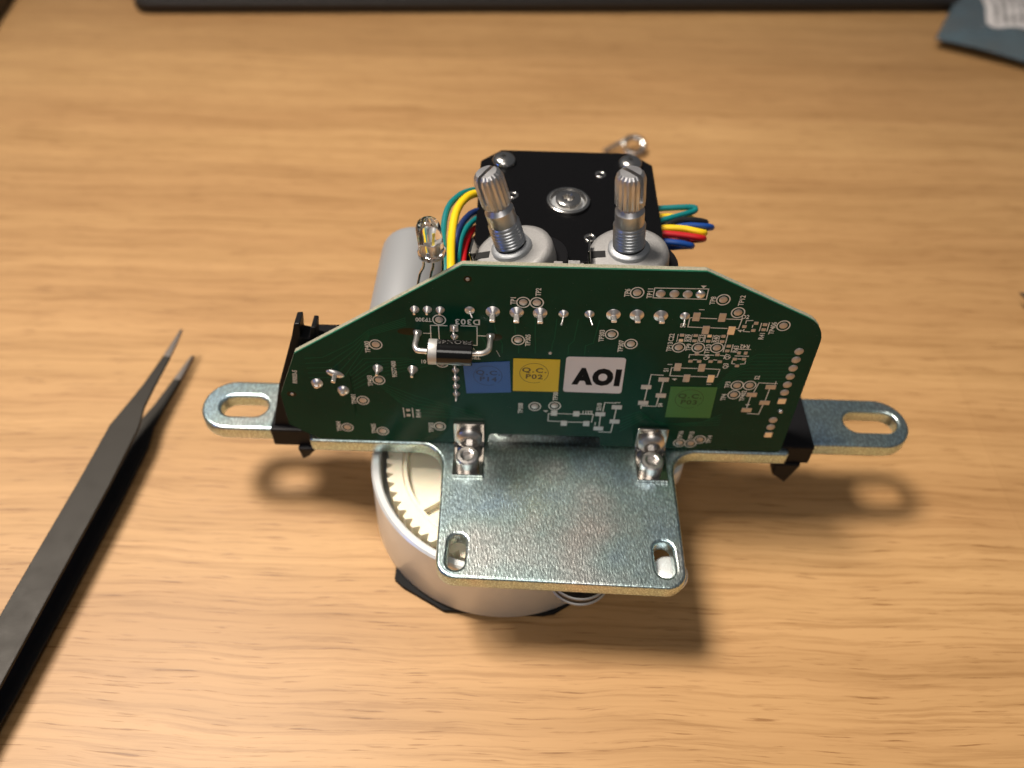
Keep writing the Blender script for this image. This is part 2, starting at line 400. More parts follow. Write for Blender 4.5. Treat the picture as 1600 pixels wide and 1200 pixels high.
# white drum, gear, feet
DC = (-12.3, 0.4)
drum = MB().lathe([(0, 13), (30.6, 13), (30.8, 21.6), (31.2, 22.0), (32.5, 22.0), (33.0, 21.5), (33.5, 2.4), (33.1, 1.6), (30, 1.5), (0, 1.5)], 96).obj('drum', 'drum', unit, (*DC, 0), sharp=40)
N = 62; g = MB(); R0, R1, RI = 27.9, 29.5, 25.6
v, f = [], []
for k in range(N * 4):
    a = 2 * PI * (k // 4 + (0.0, 0.28, 0.62, 0.90)[k % 4]) / N; R = (R0, R1 - .15, R1 - .15, R0)[k % 4]
    for (rr, z) in ((R, 11.5), (R, 17.4), (RI, 17.4), (RI, 14.6)): v.append((rr * math.cos(a), rr * math.sin(a), z))
for k in range(N * 4):
    j = (k + 1) % (N * 4)
    for q in range(3): f.append((k * 4 + q, j * 4 + q, j * 4 + q + 1, k * 4 + q + 1))
g.add(v, f)
g.lathe([(RI, 14.6), (25.4, 14.4), (8, 14.4), (7.6, 17.2), (3, 17.2), (0, 17.2)], 72)
for k in range(6):
    Mx = Matrix.Rotation(math.radians(k * 60 + 36), 4, 'Z'); g.box(7, 26.0, -1.0, 1.0, 14.2, 16.6, 0, Mx)
g.lathe([(25.65, 16.6), (25.1, 17.0), (24.4, 17.0), (24.2, 14.3)], 72)
g.obj('gear', 'gear', drum, (0, 0, 3.0), sharp=35)
pad_poly = [(-38.6, 20), (-38.8, -23.2), (-36.5, -25.2), (-26, -31.2), (-2, -31.6), (0.8, -31.0), (8.0, -26.2), (14, -20), (14, 22), (7, 28), (-30, 28)]
MB().prism([(x - DC[0], y - DC[1]) for x, y in pad_poly], 0, 1.45).obj('rubber_foot', 'rubber', drum, bevel=0.2)
# small flanged roller under the tab and two white bosses on the right
rol = MB().lathe([(0, -1), (6.9, -1), (6.9, 1.9), (2, 2.2), (0, 6)], 40).obj('flanged_roller', 'slab', unit, (5.6, -29.2, ZP - 10.2), sharp=40)
for z_ in (-1.0, 1.5):
    MB().lathe([(6.9, z_), (7.3, z_ + .1), (7.35, z_ + .35), (6.9, z_ + .5)], 48).obj('roller_rim', 'band', rol)
for (x, y, r, z0) in ((25.4, -31.0, 4.2, ZP - 6.2), (26.6, 0.8, 5.6, ZP - 10.5)):
    MB().lathe([(0, 0), (r, 0), (r + .1, .6), (r, ZP - 4.9 - z0), (r - .6, ZP - 4.4 - z0), (0, ZP - 4.3 - z0)], 32).obj('white_boss', 'drum', unit, (x, y, z0), sharp=50)

# motor with black end cap
mot = MB(); HX, HY, MZ = 0.8, 36.9, ZP + 45
def octo(h, c): return [(-h, -h + c), (-h, h - c), (-h + c, h), (h - c, h), (h, h - c), (h, -h + c), (h - c, -h), (-h + c, -h)][::-1]
mot.prism(octo(21.1, 5.0), -8.5, 0)
motor = mot.obj('motor', 'blackmetal', unit, (HX, HY, MZ), bevel=0.35)
MB().prism(octo(20.9, 7.0), -36, -8.6).obj('stator_core', 'lam', motor)
MB().prism(octo(21.1, 5.0), -45 + .05, -36.1).obj('front_flange', 'blackmetal', motor, bevel=0.35)
MB().lathe([(5.0, -.2), (5.0, 0.75), (4.75, 0.95), (4.35, 0.95), (4.2, 0.5), (3.9, .25), (3.8, 0.02)], 40).obj('bearing_ring', 'steel', motor, sharp=40)
MB().lathe([(0, 0.04), (3.9, 0.04)][::-1], 40).obj('bearing_shield', 'dullzinc', motor)
MB().lathe([(3.1, .03), (3.0, 1.25), (2.7, 1.5), (1.35, 1.5), (1.2, 1.2), (1.15, .35), (0, .3)], 32).obj('motor_shaft', 'steel', motor, sharp=40)
def phillips(a, r, z):
    return 1.0
def screw_pan(name):
    sb = MB().lathe([(2.95, 0), (2.95, .5), (2.75, 1.1), (2.2, 1.6), (1.5, 1.85), (0.95, 1.92)], 32)
    # cross recess: star-shaped hole
    n = 32; outer = [(0.95 * math.cos(2 * PI * k / n), 0.95 * math.sin(2 * PI * k / n), 1.92) for k in range(n)]
    def rr(a): c = abs(math.cos(2 * a)); return 1.5 if False else (0.30 + 0.62 * c ** 6)
    inner = [(rr(2 * PI * k / n) * math.cos(2 * PI * k / n), rr(2 * PI * k / n) * math.sin(2 * PI * k / n), 1.9) for k in range(n)]
    low = [(x * .6, y * .6, .7) for x, y, z in inner]
    f = []
    for k in range(n):
        k2 = (k + 1) % n
        f += [(k, k2, n + k2, n + k), (n + k, n + k2, 2 * n + k2, 2 * n + k)]
    f.append(tuple(range(2 * n, 3 * n)))
    sb.add(outer + inner + low, f); return sb
s0 = screw_pan('x').obj('cap_screw', 'steel', motor, (-15.4, 15.6, 0.02), sharp=35)
s0.scale = (1, 1, 1)
for x, y, a in ((15.5, 15.7, .5), (-15.4, -15.5, 1.1), (15.4, -15.5, .2)): put(s0, (x, y, 0.02), motor, (0, 0, a))
h0 = MB().lathe([(1.35, .02), (1.3, .25), (0.95, .28), (.75, .1), (.7, -.5), (0, -.6)], 24).obj('rivet', 'steel', motor, (8.1, 11.5, 0))
for x, y in ((-12.9, 2.2), (4.6, -12.8), (-8.0, -11.6)): put(h0, (x, y, 0), motor)

# ---------------------------------------------------------------- circuit board (local: u right, v up the board, w out of its front)
lean = math.radians(3.5); sl, cl = math.sin(lean), math.cos(lean)
BM = Matrix(((1, 0, 0, 0), (0, sl, -cl, 0), (0, cl, sl, ZP + 0.15), (0, 0, 0, 1)))
bpts = [(-57.4, 0.05, .6), (-16.9, 0.05, .8), (-15.9, 3.7, .8), (10.3, 3.7, .8), (10.8, 0.4, .8), (54.7, 0.25, .6), (54.6, 40.7, 7.5), (27.2, 53.95, .5), (-21.7, 53.8, .5), (-59.2, 28.4, .3), (-64.4, 15.3, .6), (-64.1, 5.1, .6)]
me = curve_mesh('circuit_board', [fillet(bpts, 6)], 1.6, 0.03, 0)
for m_ in ('mask', 'fr4', 'maskedge'): me.materials.append(MT[m_])
# split the rim: the front third of the edge is green mask, the rest bare fibre
bm = bmesh.new(); bm.from_mesh(me)
bmesh.ops.bisect_plane(bm, geom=bm.verts[:] + bm.edges[:] + bm.faces[:], plane_co=(0, 0, 0.033), plane_no=(0, 0, 1))
for fc in bm.faces:
    c = fc.calc_center_median()
    if abs(fc.normal.z) > 0.5: fc.material_index = 0
    else: fc.material_index = 2 if c.z > 0.033 else 1
for v_ in bm.verts: v_.co.z -= 0.08
bm.to_mesh(me); bm.free()
board = bpy.data.objects.new('circuit_board', me); COL.objects.link(board); board.parent = unit; place(board, BM)

# silkscreen -----------------------------------------------------------
sk = MB()
pads_tp = dict(TP1=(-9.2, 44.8), TP2=(-6.4, 44.8), TP305=(-10, 34.3), TP303=(9.9, 36.7), TP307=(14.3, 34.1), TP6=(13.9, 48.2), TP8=(31.7, 47), TP12=(35.4, 43.7), TP406=(45.6, 40.5),
               TP13=(24.7, 33.5), TP9=(28.9, 33.6), TP10=(32.9, 33.7), TP3=(39.6, 22.5), TP402=(42.4, 22.6), TP4=(39.5, 19.5), TP300=(-26.8, 39.4), TP400=(-40.9, 31.8), TP403=(-41.2, 20.9),
               TP401=(-45.5, 14.1), TP404=(-50.2, 4.6), TP405=(-41.8, 3.6), TP302=(-28, 5.9), TP308=(-5.6, 13.7), TP304=(-1, 14.1), TP16=(29.8, 2.4), TP15=(32.5, 2.3), TP14=(34.5, 3.8), TP301=(-26.6, 26.9))
for k, (u, v) in pads_tp.items(): sk.ring(u, v, 1.22, 1.47)
texts = [('TP1', -11.3, 45.1, 90), ('TP2', -6.2, 47.6, 90), ('TP300', -30.1, 39.3, 180), ('TP305', -7.9, 34.3, 90), ('TP303', 7.8, 36.2, 90), ('TP307', 12.2, 33.4, 90), ('TP6', 11.9, 48.1, 90),
         ('TP11', 16.5, 48.1, 90), ('TP8', 29.6, 46.7, 90), ('TP12', 35.5, 46.9, 90), ('TP406', 43.5, 39.7, 90), ('R41', 41.7, 37.4, 90), ('TP13', 22.7, 33.6, 90), ('TP9', 26.8, 33.6, 90),
         ('TP10', 31.0, 33.3, 90), ('D2', 37.2, 42.6, 0), ('S3', 24.6, 39.8, 90), ('1', 27.8, 44.2, 90), ('4', 36.9, 38.7, 90), ('R42', 38.8, 34.3, 180), ('Q7', 35.7, 31.2, 90), ('Q3', 35.8, 28.4, 90),
         ('Q6', 31.1, 30.9, 90), ('S1', 23.0, 26.6, 90), ('1', 23.6, 28.4, 90), ('4', 25.3, 23.8, 90), ('TP3', 37.4, 22.6, 90), ('TP4', 37.3, 18.6, 90), ('TP402', 41.6, 19.2, 90), ('S2', 43.5, 25.1, 90),
         ('4', 43.3, 16.2, 90), ('1', 33.2, 22.6, 90), ('S4', 23.3, 15.4, 90), ('TP400', -42.8, 31.0, 90), ('TP403', -43.2, 20.6, 90), ('95277400', -37.5, 24.5, 90), ('R9003-5', -60.2, 21.2, 82),
         ('TP401', -47.6, 14.4, 90), ('TP404', -52.2, 4.9, 90), ('TP405', -43.9, 4.4, 90), ('TP302', -30.1, 5.4, 90), ('TP308', -8.9, 13.0, 90), ('TP304', -1.0, 17.6, 90), ('S311', 6.8, 12.2, 180),
         ('S310', 9.3, 14.2, 90), ('4', -3.0, 12.2, 90), ('1', 8.9, 8.4, 0), ('1', 13.5, 15.8, 90), ('TP16', 29.6, 5.3, 90), ('TP15', 32.2, 5.3, 90), ('TP14', 36.7, 4.0, 90), ('R414', -32.9, 10.2, 90),
         ('C22', 22.7, 36.3, 90), ('R39', 26.3, 36.3, 90), ('C23', 29.2, 36.3, 90), ('R40', 32.2, 36.3, 90), ('R43', 37.0, 33.5, 90), ('01', -30.7, 27.1, 180), ('TP3', -19.2, 28.8, 180), ('1', 48.0, 23.6, 0), ('1', 19.0, 14.6, 0)]
for b_, u, v, r in texts: write(sk, b_, u, v, 1.05 if b_ not in ('95277400', 'R9003-5') else 1.0, r)
write(sk, 'D303', -20.8, 39.0, 1.45, 180, sx=1.05, spacing=1.15)
L = sk.poly_line
L([(17.3, 49.55), (28.2, 49.7), (28.2, 47.0), (17.3, 47.0), (17.3, 49.55)])
sk.add([(26.5, 50.5, .03), (27.1, 49.85, .03), (27.7, 50.5, .03)], [(0, 1, 2)])
L([(-25.2, 37.8), (-28.7, 37.8), (-28.8, 33.0)]); L([(-27.0, 37.8), (-27.0, 33.0)]); L([(-22.2, 37.9), (-18.8, 37.9), (-18.85, 32.4), (-20.4, 32.4)]); L([(-18.8, 35.2), (-17.0, 35.2)]); L([(-28.7, 35.5), (-30.3, 35.5)])
L([(-20.0, 32.0), (-19.5, 31.2)]); L([(-14.6, 31.0), (-13.9, 29.3)], .1)
L([(25.7, 39.4), (25.7, 41.9), (26.1, 42.0)]); L([(28.0, 41.95), (31.3, 41.9)]); L([(33.4, 41.9), (36.6, 41.9), (36.4, 39.3), (35.9, 39.3)]); L([(25.7, 39.4), (28.7, 39.35)]); L([(30.6, 39.35), (34.0, 39.3)])
for u in (24.0, 25.6, 27.0, 28.5, 29.9, 31.5, 32.9): L([(u, 37.3), (u, 35.2)], .14)
L([(34.5, 37.4), (34.5, 35.1)]); L([(34.5, 34.7), (34.5, 32.6)]); L([(36.2, 34.7), (36.2, 32.6)])
L([(37.3, 33.5), (40.2, 33.5)]); L([(37.3, 31.5), (40.2, 31.5)])
L([(40.9, 41.0), (40.9, 38.9)]); L([(42.5, 41.2), (42.5, 38.9)])
L([(37.6, 40.9), (37.6, 41.6), (38.9, 41.7)]); L([(37.6, 39.2), (37.6, 38.6), (38.9, 38.55)]); L([(39.2, 40.4), (39.2, 39.8)])
L([(27.4, 30.6), (27.4, 31.5), (28.3, 31.5)]); L([(29.5, 31.5), (32.6, 31.5)]); L([(34.1, 31.5), (35.1, 31.4), (35.0, 30.6)]); L([(28.5, 30.0), (29.2, 30.0)]); L([(32.9, 30.1), (33.6, 30.1)])
L([(37.0, 30.0), (37.0, 29.2), (37.7, 29.1)]); L([(38.1, 30.6), (38.7, 30.6)]); L([(39.9, 30.0), (39.9, 29.2), (39.0, 29.1)])
L([(24.1, 24.9), (24.1, 27.4), (24.6, 27.4)]); L([(26.3, 27.4), (29.8, 27.4)]); L([(31.6, 27.4), (34.8, 27.3), (34.6, 24.9), (34.2, 24.9)]); L([(24.1, 24.9), (27.0, 24.9)]); L([(28.8, 24.9), (32.4, 24.9)])
L([(22.6, 25.0), (19.9, 25.1), (19.8, 22.0)]); L([(19.6, 20.4), (19.5, 16.9)]); L([(22.9, 22.9), (22.8, 19.5)]); L([(22.6, 17.8), (22.4, 14.9), (18.9, 15.0)])
L([(48.4, 23.4), (44.3, 23.5), (43.8, 20.5)]); L([(43.4, 18.9), (43.3, 15.4)]); L([(47.1, 21.5), (47.0, 18.0)]); L([(46.8, 16.4), (46.5, 13.3), (43.9, 13.4)])
L([(13.0, 15.6), (10.5, 15.7), (10.3, 12.7)]); L([(9.9, 11.0), (9.9, 7.6)]); L([(13.3, 13.5), (13.2, 10.2)]); L([(13.1, 8.7), (12.9, 5.5), (10.0, 5.6)])
L([(-1.8, 11.4), (-2.3, 11.4), (-2.3, 8.9), (0.7, 8.8)]); L([(-.2, 11.5), (3.4, 11.5)]); L([(5.0, 11.6), (8.2, 11.6), (8.0, 8.9)]); L([(2.3, 8.7), (6.0, 8.8)])
L([(-36.3, 11.9), (-36.2, 8.8)]); L([(-34.2, 11.9), (-34.1, 8.8)])
tag(sk.obj('silkscreen', 'silk', board), kind='stuff')
# copper tracks showing faintly through the mask
tr = MB()
def track(p, w=.22): tr.poly_line(p, w, 0.012)
for i in range(9):
    u0 = 47.5; v0 = 30.9 - 1.05 * i
    track([(50.6, v0 + 1.6), (46, v0 + 1.4), (42.0 - .4 * i, v0 + 1.2), (38 - .5 * i, v0 - 2.2)])
for i in range(6): track([(-34 + 1.2 * i, 28 - .3 * i), (-44 + .6 * i, 27.5 - 1.1 * i), (-47.5, 23 - 1.1 * i), (-47.5, 12 - .6 * i)])
for i in range(7): track([(-20 + 4.5 * i, 40.5), (-19 + 4.2 * i, 37 - .5 * i), (-17 + 3.6 * i, 33.2), (-17 + 3.6 * i, 30.5)])
for i in range(6): track([(-18, 4.8 + 1.1 * i), (-24 - i, 9 + 1.1 * i), (-33, 9.5 + 1.3 * i), (-38 - i, 15 + 1.2 * i)])
for i in range(5): track([(15, 6 + 1.2 * i), (20.5 - .4 * i, 11 + .5 * i), (24.3, 9.5 - .2 * i), (30 + i, 8.5 + .4 * i), (38, 9.2 + .9 * i)])
for i in range(5): track([(-57, 27 - 1.5 * i), (-53 + i, 27.5 - 1.5 * i), (-46 + .4 * i, 32 - .7 * i), (-42, 36 - .4 * i), (-34, 39.6 - .5 * i)])
tag(tr.obj('copper_track', 'trace', board), kind='stuff')

# pads ------------------------------------------------------------------
p0 = MB().lathe([(0.87, 0.0), (0.76, .07), (0.4, .13), (0, .14)], 20).obj('test_pad', 'pad', board)
first = True
for k, (u, v) in pads_tp.items():
    if first: p0.location = Vector((u, v, .01)) * S; first = False
    else: put(p0, (u, v, .01), board, (0, 0, random.random() * 6))
p1 = MB().lathe([(1.0, 0.0), (0.9, .1), (0.5, .22), (0, .25)], 20).obj('round_pad', 'pad', board, (18.7, 48.1, .01))
for u in (21.5, 24.2): put(p1, (u, 48.15, .01), board)
b1 = MB().lathe([(1.0, 0.0), (0.92, .25), (0.6, .5), (0, .6)], 20).obj('solder_bump', 'tin', board, (26.8, 48.25, .01))
conn_v = [33.3, 30.8, 28.25, 25.7, 23.15, 20.6]
for v in conn_v + [11.4, 8.9]: put(p1, (50.75 if v > 12 else 50.35, v, .01), board)
def padbox(w, h, dome=.12):
    return MB().prism(fillet([(-w / 2, -h / 2, .12), (w / 2, -h / 2, .12), (w / 2, h / 2, .12), (-w / 2, h / 2, .12)], 2), 0, dome)
kinds = dict(tall=padbox(1.5, 2.35), wide=padbox(2.35, 1.35), sq=padbox(1.5, 1.75), sm=padbox(.95, .8), smw=padbox(.78, .9), conn=padbox(1.8, 1.75, .35))
proto = {}
def sp(kind, u, v, m_='pad'):
    key = (kind, m_)
    if key not in proto: proto[key] = kinds[kind].obj('solder_pad', m_, board, (u, v, .01), bevel=.07, seg=2)
    else: put(proto[key], (u, v, .01), board)
for u, v in ((27, 42.3), (32.4, 42.3), (29.6, 38.75)): sp('tall', u, v)
sp('tall', 35, 38.8, 'tin')
for u, v in ((25.4, 27.7), (30.7, 27.7), (27.9, 24.35)): sp('tall', u, v)
sp('tall', 33.3, 24.4, 'tin')
for u, v in ((22.9, 23.7), (19.3, 21.2), (23.0, 18.6), (19.3, 16.0), (47.2, 22.3), (43.5, 19.7), (47.0, 17.2), (43.4, 14.6), (13.4, 14.3), (9.8, 11.8), (13.4, 9.4), (9.8, 6.8)): sp('wide', u, v)
for u, v in ((-1, 11.7), (4.2, 11.7), (1.5, 8.3), (6.8, 8.4)): sp('sq', u, v)
for u in (24.85, 27.75, 30.7, 33.65): sp('sm', u, 37.1, 'tin' if u == 30.7 else 'pad'); sp('sm', u, 35.6, 'tin' if u < 25 else 'pad')
for u, v in ((35.35, 34.35), (35.3, 32.95), (37.5, 40.0), (39.75, 41.0), (39.6, 39.0), (41.7, 40.7), (41.7, 39.3), (28.9, 31.75), (27.9, 29.6), (29.8, 29.6), (33.4, 31.75), (32.3, 29.7), (34.3, 29.7), (37.4, 30.6), (39.4, 30.65), (38.3, 28.6), (-35.2, 11.3), (-35.2, 9.55)): sp('sm', u, v)
for u in (37.95, 39.4): sp('smw', u, 32.45)
sp('conn', 50.7, 18.1, 'tin'); sp('conn', 50.3, 6.5, 'tin')
put(b1, (51.2, 14.7, .01), board).scale = (.6, .6, 1.3)

# through-hole joints ------------------------------------------------------
def cone(r, h, tip): return [(r, 0), (r * .93, .12), (r * .62, h * .42), (tip, h * .9), (tip * .7, h), (0, h)]
jr = MB().lathe(cone(.98, 1.0, .35), 20); jr.tube([(0, 0, .5), (.02, -.02, 1.5)], .28, 8)
jsmall = jr.obj('solder_joint', 'tin', board, (-31.8, 42.05, .01))
for u in (-29.15, -26.5): put(jsmall, (u, 42.1, .01), board, (0, 0, random.random() * 6))
jb = MB().lathe(cone(1.5, .9, .55), 24)
jb.prism(fillet([(-.6, -.3, .25), (.6, -.3, .25), (.6, .3, .25), (-.6, .3, .25)], 3), .3, 3.1)
jl = jb.obj('solder_joint', 'tin', board, (-15.5, 42.0, .01), bevel=.1)
for u, v in ((-10.5, 42), (-5.6, 42), (9.7, 42.15), (14.6, 42.2), (19.6, 42.2)):
    o = put(jl, (u, v, .01), board); o.scale = (1, 1, 1.0 if u < 0 else .72)
jw = MB().lathe(cone(1.05, .8, .3), 20)
jw.tube([(0, 0, .5), (-.25, -.5, 2.0), (-.5, -.7, 2.7)], .2, 8)
jn = jw.obj('solder_joint', 'tin', board, (-0.7, 42.0, .01))
jw2 = MB().lathe(cone(1.05, .8, .3), 20); jw2.tube([(0, 0, .5), (.3, -.4, 1.8), (.55, -.7, 2.6)], .2, 8)
jn2 = jw2.obj('solder_joint', 'tin', board, (4.7, 42.1, .01))
put(jn2, (-20.3, 42.2, .01), board).scale = (1, 1, .55)
put(jn, (24.6, 42.3, .01), board).scale = (1, 1, .8)
put(jsmall, (-41.1, 24.6, .01), board).scale = (1.2, 1.2, 1.5); put(jsmall, (-33.3, 24.6, .01), board).scale = (1.2, 1.2, 1.6)
def bigj(rx, ry, rot, u, v, h=1.1, pin=1.1):
    b = MB().lathe([(1, 0), (.94, .15), (.7, h * .5), (.35, h * .8), (0, h * .9)], 24, 0, Matrix.Diagonal((rx, ry, 1, 1)))
    b.prism(fillet([(-.5, -.35, .2), (.5, -.35, .2), (.5, .35, .2), (-.5, .35, .2)], 2), .2, h + pin)
    o = b.obj('solder_joint', 'tin', board, (u, v, .01), bevel=.12); o.rotation_euler = (0, 0, math.radians(rot))
bigj(1.35, 1.5, -10, -55.4, 19.3, 1.0, .4); bigj(2.1, 1.05, -22, -50.9, 22.5, .8, 1.9); bigj(1.35, 1.5, -8, -49.7, 17.2, 1.0, .4)
# pin header column
jp = MB().lathe(cone(.82, .75, .42), 18); jp.tube([(0, 0, .4), (0, 0, 1.9), (0, 0, 2.3)], .3, 8, radii=[.32, .30, .14])
jh = jp.obj('header_pin', 'tin', board, (-23.7, 34.75, .01))
for i in range(1, 8): put(jh, (-23.7, 34.75 - 2.52 * i, .01), board, (0, 0, i))
kinds['hdr'] = padbox(1.75, 1.75, .3); sp('hdr', -23.7, 37.3, 'tin'); put(jh, (-23.7, 37.3, .2), board).scale = (.8, .8, .9)
vb = MB().lathe([(0.42, 0), (.36, .12), (0, .16)], 14).obj('via', 'pad', board, (-20.6, 50.4, .01)); put(vb, (-2.9, 30.7, .01), board); put(vb, (-61.7, 15.5, .01), board)
MB().lathe([(0.85, 0.006), (0, 0.02)], 20).obj('via_ring', 'flux', board, (-20.6, 50.4, 0))
put(bpy.data.objects['via_ring'], (-61.8, 15.5, 0), board).scale = (1.3, 1.0, 1)

# stickers ----------------------------------------------------------------
def sticker(name, label, pts, m_, text, ink, cx, cy, rad=0, lift=.10):
    c = (sum(p[0] for p in pts) / 4, sum(p[1] for p in pts) / 4)
    P = fillet([(x - c[0], y - c[1], rad) for x, y in pts], 5)
    o = MB().prism(P, -.06, .05).obj(name, m_, unit)
    place(o, BM @ Matrix.Translation((*c, lift)))
    o['label'] = label
    pr = MB()
    if text == 'AOI': write(pr, 'AOI', cx - c[0], cy - c[1], 4.4, -1.0, .065, bold=.075, sx=0.84, spacing=1.18)
    else:
        pr.ring(cx - c[0], cy - c[1], 2.98, 3.1, .065, 40, 1.05, gap=(33, 35))
        write(pr, text[0], cx - c[0] + .05, cy - c[1] + .95, 1.35, -1.5, .065, bold=.03, sx=1.25, spacing=1.2)
        write(pr, text[1], cx - c[0] + .1, cy - c[1] - 1.05, 1.35, -1.5, .065, bold=.03, sx=1.2, spacing=1.15)
    pr.obj('printed_mark', ink, o)
sticker('sticker', 'blue inspection sticker with faint stamp', [(-21.4, 17.6), (-11.2, 18.3), (-11.7, 28.0), (-22.0, 26.9)], 'blue', ('Q.C.', 'P14'), 'inkfaint', -16.5, 23.4)
sticker('sticker', 'yellow inspection sticker', [(-10.8, 18.8), (-.5, 18.9), (-.6, 28.9), (-10.9, 28.9)], 'yellow', ('Q.C.', 'P02'), 'inkyellow', -6.2, 24.6)
sticker('sticker', 'white sticker with bold black letters', [(.6, 19.0), (13.9, 18.9), (13.8, 30.0), (.7, 29.9)], 'white', 'AOI', 'ink', 7.8, 24.0, .7)
sticker('sticker', 'green inspection sticker', [(25.0, 11.5), (35.5, 11.6), (35.3, 21.8), (24.8, 21.6)], 'green', ('Q.C.', 'P03'), 'inkgreen', 29.6, 17.8)

# diode on bent leads ------------------------------------------------------
DB = BM @ Matrix.Translation((-24.2, 35.3, 5.6)) @ Matrix.Rotation(math.radians(-1.2), 4, 'Z') @ Matrix.Rotation(PI / 2, 4, 'Y')
dio = MB().lathe([(0, -4.7), (1.2, -4.75), (2.5, -4.7), (2.68, -4.5), (2.7, -2.6), (2.7, 4.5), (2.5, 4.72), (1.2, 4.75), (0, 4.7)], 40).obj('diode', 'diode', unit, sharp=35); place(dio, DB)
MB().lathe([(2.70, -4.5), (2.715, -4.45), (2.715, -2.75), (2.70, -2.7)], 40).obj('cathode_band', 'band', dio)
dp = MB(); vv, f = text2d('FRON45', 1.35, .0, 1.0)
# print wrapped round the upper side of the body, reading upside down
dp.add([(2.73 * math.cos(a), 2.73 * math.sin(a), -x * 1.02 + .9) for x, y in vv for a in [math.radians(82) + y / 2.73 * 1.0]], f)
dp.obj('printed_mark', 'dprint', dio)
BR = DB.inverted() @ BM
def lead(pts):
    MB().tube(spline([BR @ Vector(p) for p in pts], 7), .62, 12).obj('lead', 'tin', dio)
lead([(-31.6, 35.6, -.3), (-31.6, 35.6, 2.0), (-31.7, 35.6, 4.2), (-31.1, 35.5, 5.4), (-30.0, 35.5, 5.6), (-28.5, 35.4, 5.6)])
lead([(-15.9, 35.2, -.3), (-15.95, 35.2, 2.4), (-16.2, 35.2, 4.4), (-17.2, 35.2, 5.4), (-18.6, 35.2, 5.6), (-20.0, 35.2, 5.6)])
for u, v in ((-31.6, 35.6), (-15.9, 35.2)):
    MB().lathe([(.95, 0), (.85, .4), (.7, .8), (.6, 1.2)], 18, rf=lambda a, r, z: 1 + .08 * math.sin(3 * a + z * 4)).obj('solder_joint', 'tin', board, (u, v, .01))
MB().lathe([(1, 0.008), (0, 0.06)], 24, 0, Matrix.Diagonal((2.6, 1.0, 1, 1))).obj('flux_residue', 'flux', board, (-33.3, 35.8, 0))
put(bpy.data.objects['flux_residue'], (-14.7, 34.9, 0), board).scale = (.5, 1.0, 1)

# angle brackets with screws ------------------------------------------------
def socket_screw(R, h, hexr, depth, dome=0.0, base=0.0):
    n = 48; prof = [(R, base), (R, h - .35 - dome), (R - .3 - dome * .9, h - .05), (R * .62, h)]
    b = MB().lathe(prof, n)
    def hx(a): return hexr * math.cos(PI / 6) / math.cos((a % (PI / 3)) - PI / 6)
    o = [(R * .62 * math.cos(2 * PI * k / n), R * .62 * math.sin(2 * PI * k / n), h) for k in range(n)]
    i1 = [(hx(2 * PI * k / n) * math.cos(2 * PI * k / n), hx(2 * PI * k / n) * math.sin(2 * PI * k / n), h - .12) for k in range(n)]
    i2 = [(x, y, h - depth) for x, y, z in i1]; f = []
    for k in range(n):
        k2 = (k + 1) % n; f += [(k, k2, n + k2, n + k), (n + k, n + k2, 2 * n + k2, 2 * n + k)]
    f.append(tuple(range(2 * n, 3 * n))); return b.add(o + i1 + i2, f)
ssc = socket_screw(2.72, 3.2, 1.4, 1.3); ssb = socket_screw(3.15, 1.7, 1.4, 1.1, dome=.7)
for bx, wv in ((-20.95, 0), (22.75, 0)):
    top = 8.3
    P = [(-10.0, 0.02), (-0.35, 0.02), (sl * 0.5 - .08, .5), (sl * top - .08 * cl, top * cl), (sl * top - 1.05 * cl, top * cl + 1.0 * sl), (sl * 2 - 1.05, 2.0), (-1.35, 1.1), (-2.0, 1.0), (-10.0, 1.0)]
    b = MB(); n = len(P); w = 3.65
    v = [(-w, y, z) for y, z in P] + [(w, y, z) for y, z in P]
    b.add(v, [tuple(range(n)), tuple(range(2 * n - 1, n - 1, -1))] + [(i, n + i, n + (i + 1) % n, (i + 1) % n) for i in range(n)])
    br = b.obj('angle_bracket', 'nickel', unit, (bx, 0, ZP), bevel=.14)
    o = ssc.obj('cap_screw', 'screw', br, (-.1 if bx < 0 else -.3, -6.6, 1.02), sharp=40); o.rotation_euler = (0, 0, .3 if bx < 0 else .1)
    o = ssb.obj('button_screw', 'screw', br, sharp=40)
    place(o, Matrix.Translation((0.05, sl * 3.5 - 1.08, 3.6)) @ Matrix.Rotation(PI / 2 - lean, 4, 'X'))

MB().lathe([(3, 0), (3, .5), (2.6, 1.4), (1.6, 1.9), (0, 2)], 28).obj('plate_screw', 'steel', unit, (-12.6, 5.2, ZP))
MB().box(-15.5, 10.5, 4.5, 14.5, 0.05, 3.6).obj('shade_block', 'black', unit, (0, 0, ZP), bevel=.3)  # added black block, darkens the plate seen through the board notch
# black plastic clips round both arms and the holder behind the board --------------
cl1 = MB(); cl1.box(-70, -57.6, 1.7, 19.2, -5.2, 1.0); cl1.prism([(-70, .9), (-57.6, .9), (-57.6, 3.2), (-66, 3.2)], 1.7, 6.0, 0, Matrix.Rotation(0, 4, 'X'))
c1 = MB().box(-70, -57.6, 1.8, 19.2, -5.3, 1.0)
c1.add([(-63.9, .6, -4.8), (-59.0, .6, -4.8), (-63.4, .9, -9.8), (-61.4, .7, -8.2), (-63.9, 4.5, -4.8), (-59.0, 4.5, -4.8), (-63.4, 2.9, -9.8), (-61.4, 2.8, -8.2)],
       [(0, 2, 3, 1), (4, 5, 7, 6), (0, 4, 6, 2), (2, 6, 7, 3), (3, 7, 5, 1), (0, 1, 5, 4)])
c1.obj('arm_clip', 'black', unit, (0, 0, ZP), bevel=.5)
c2 = MB().box(55.2, 63.4, 1.0, 18.8, -5.6, 1.0)
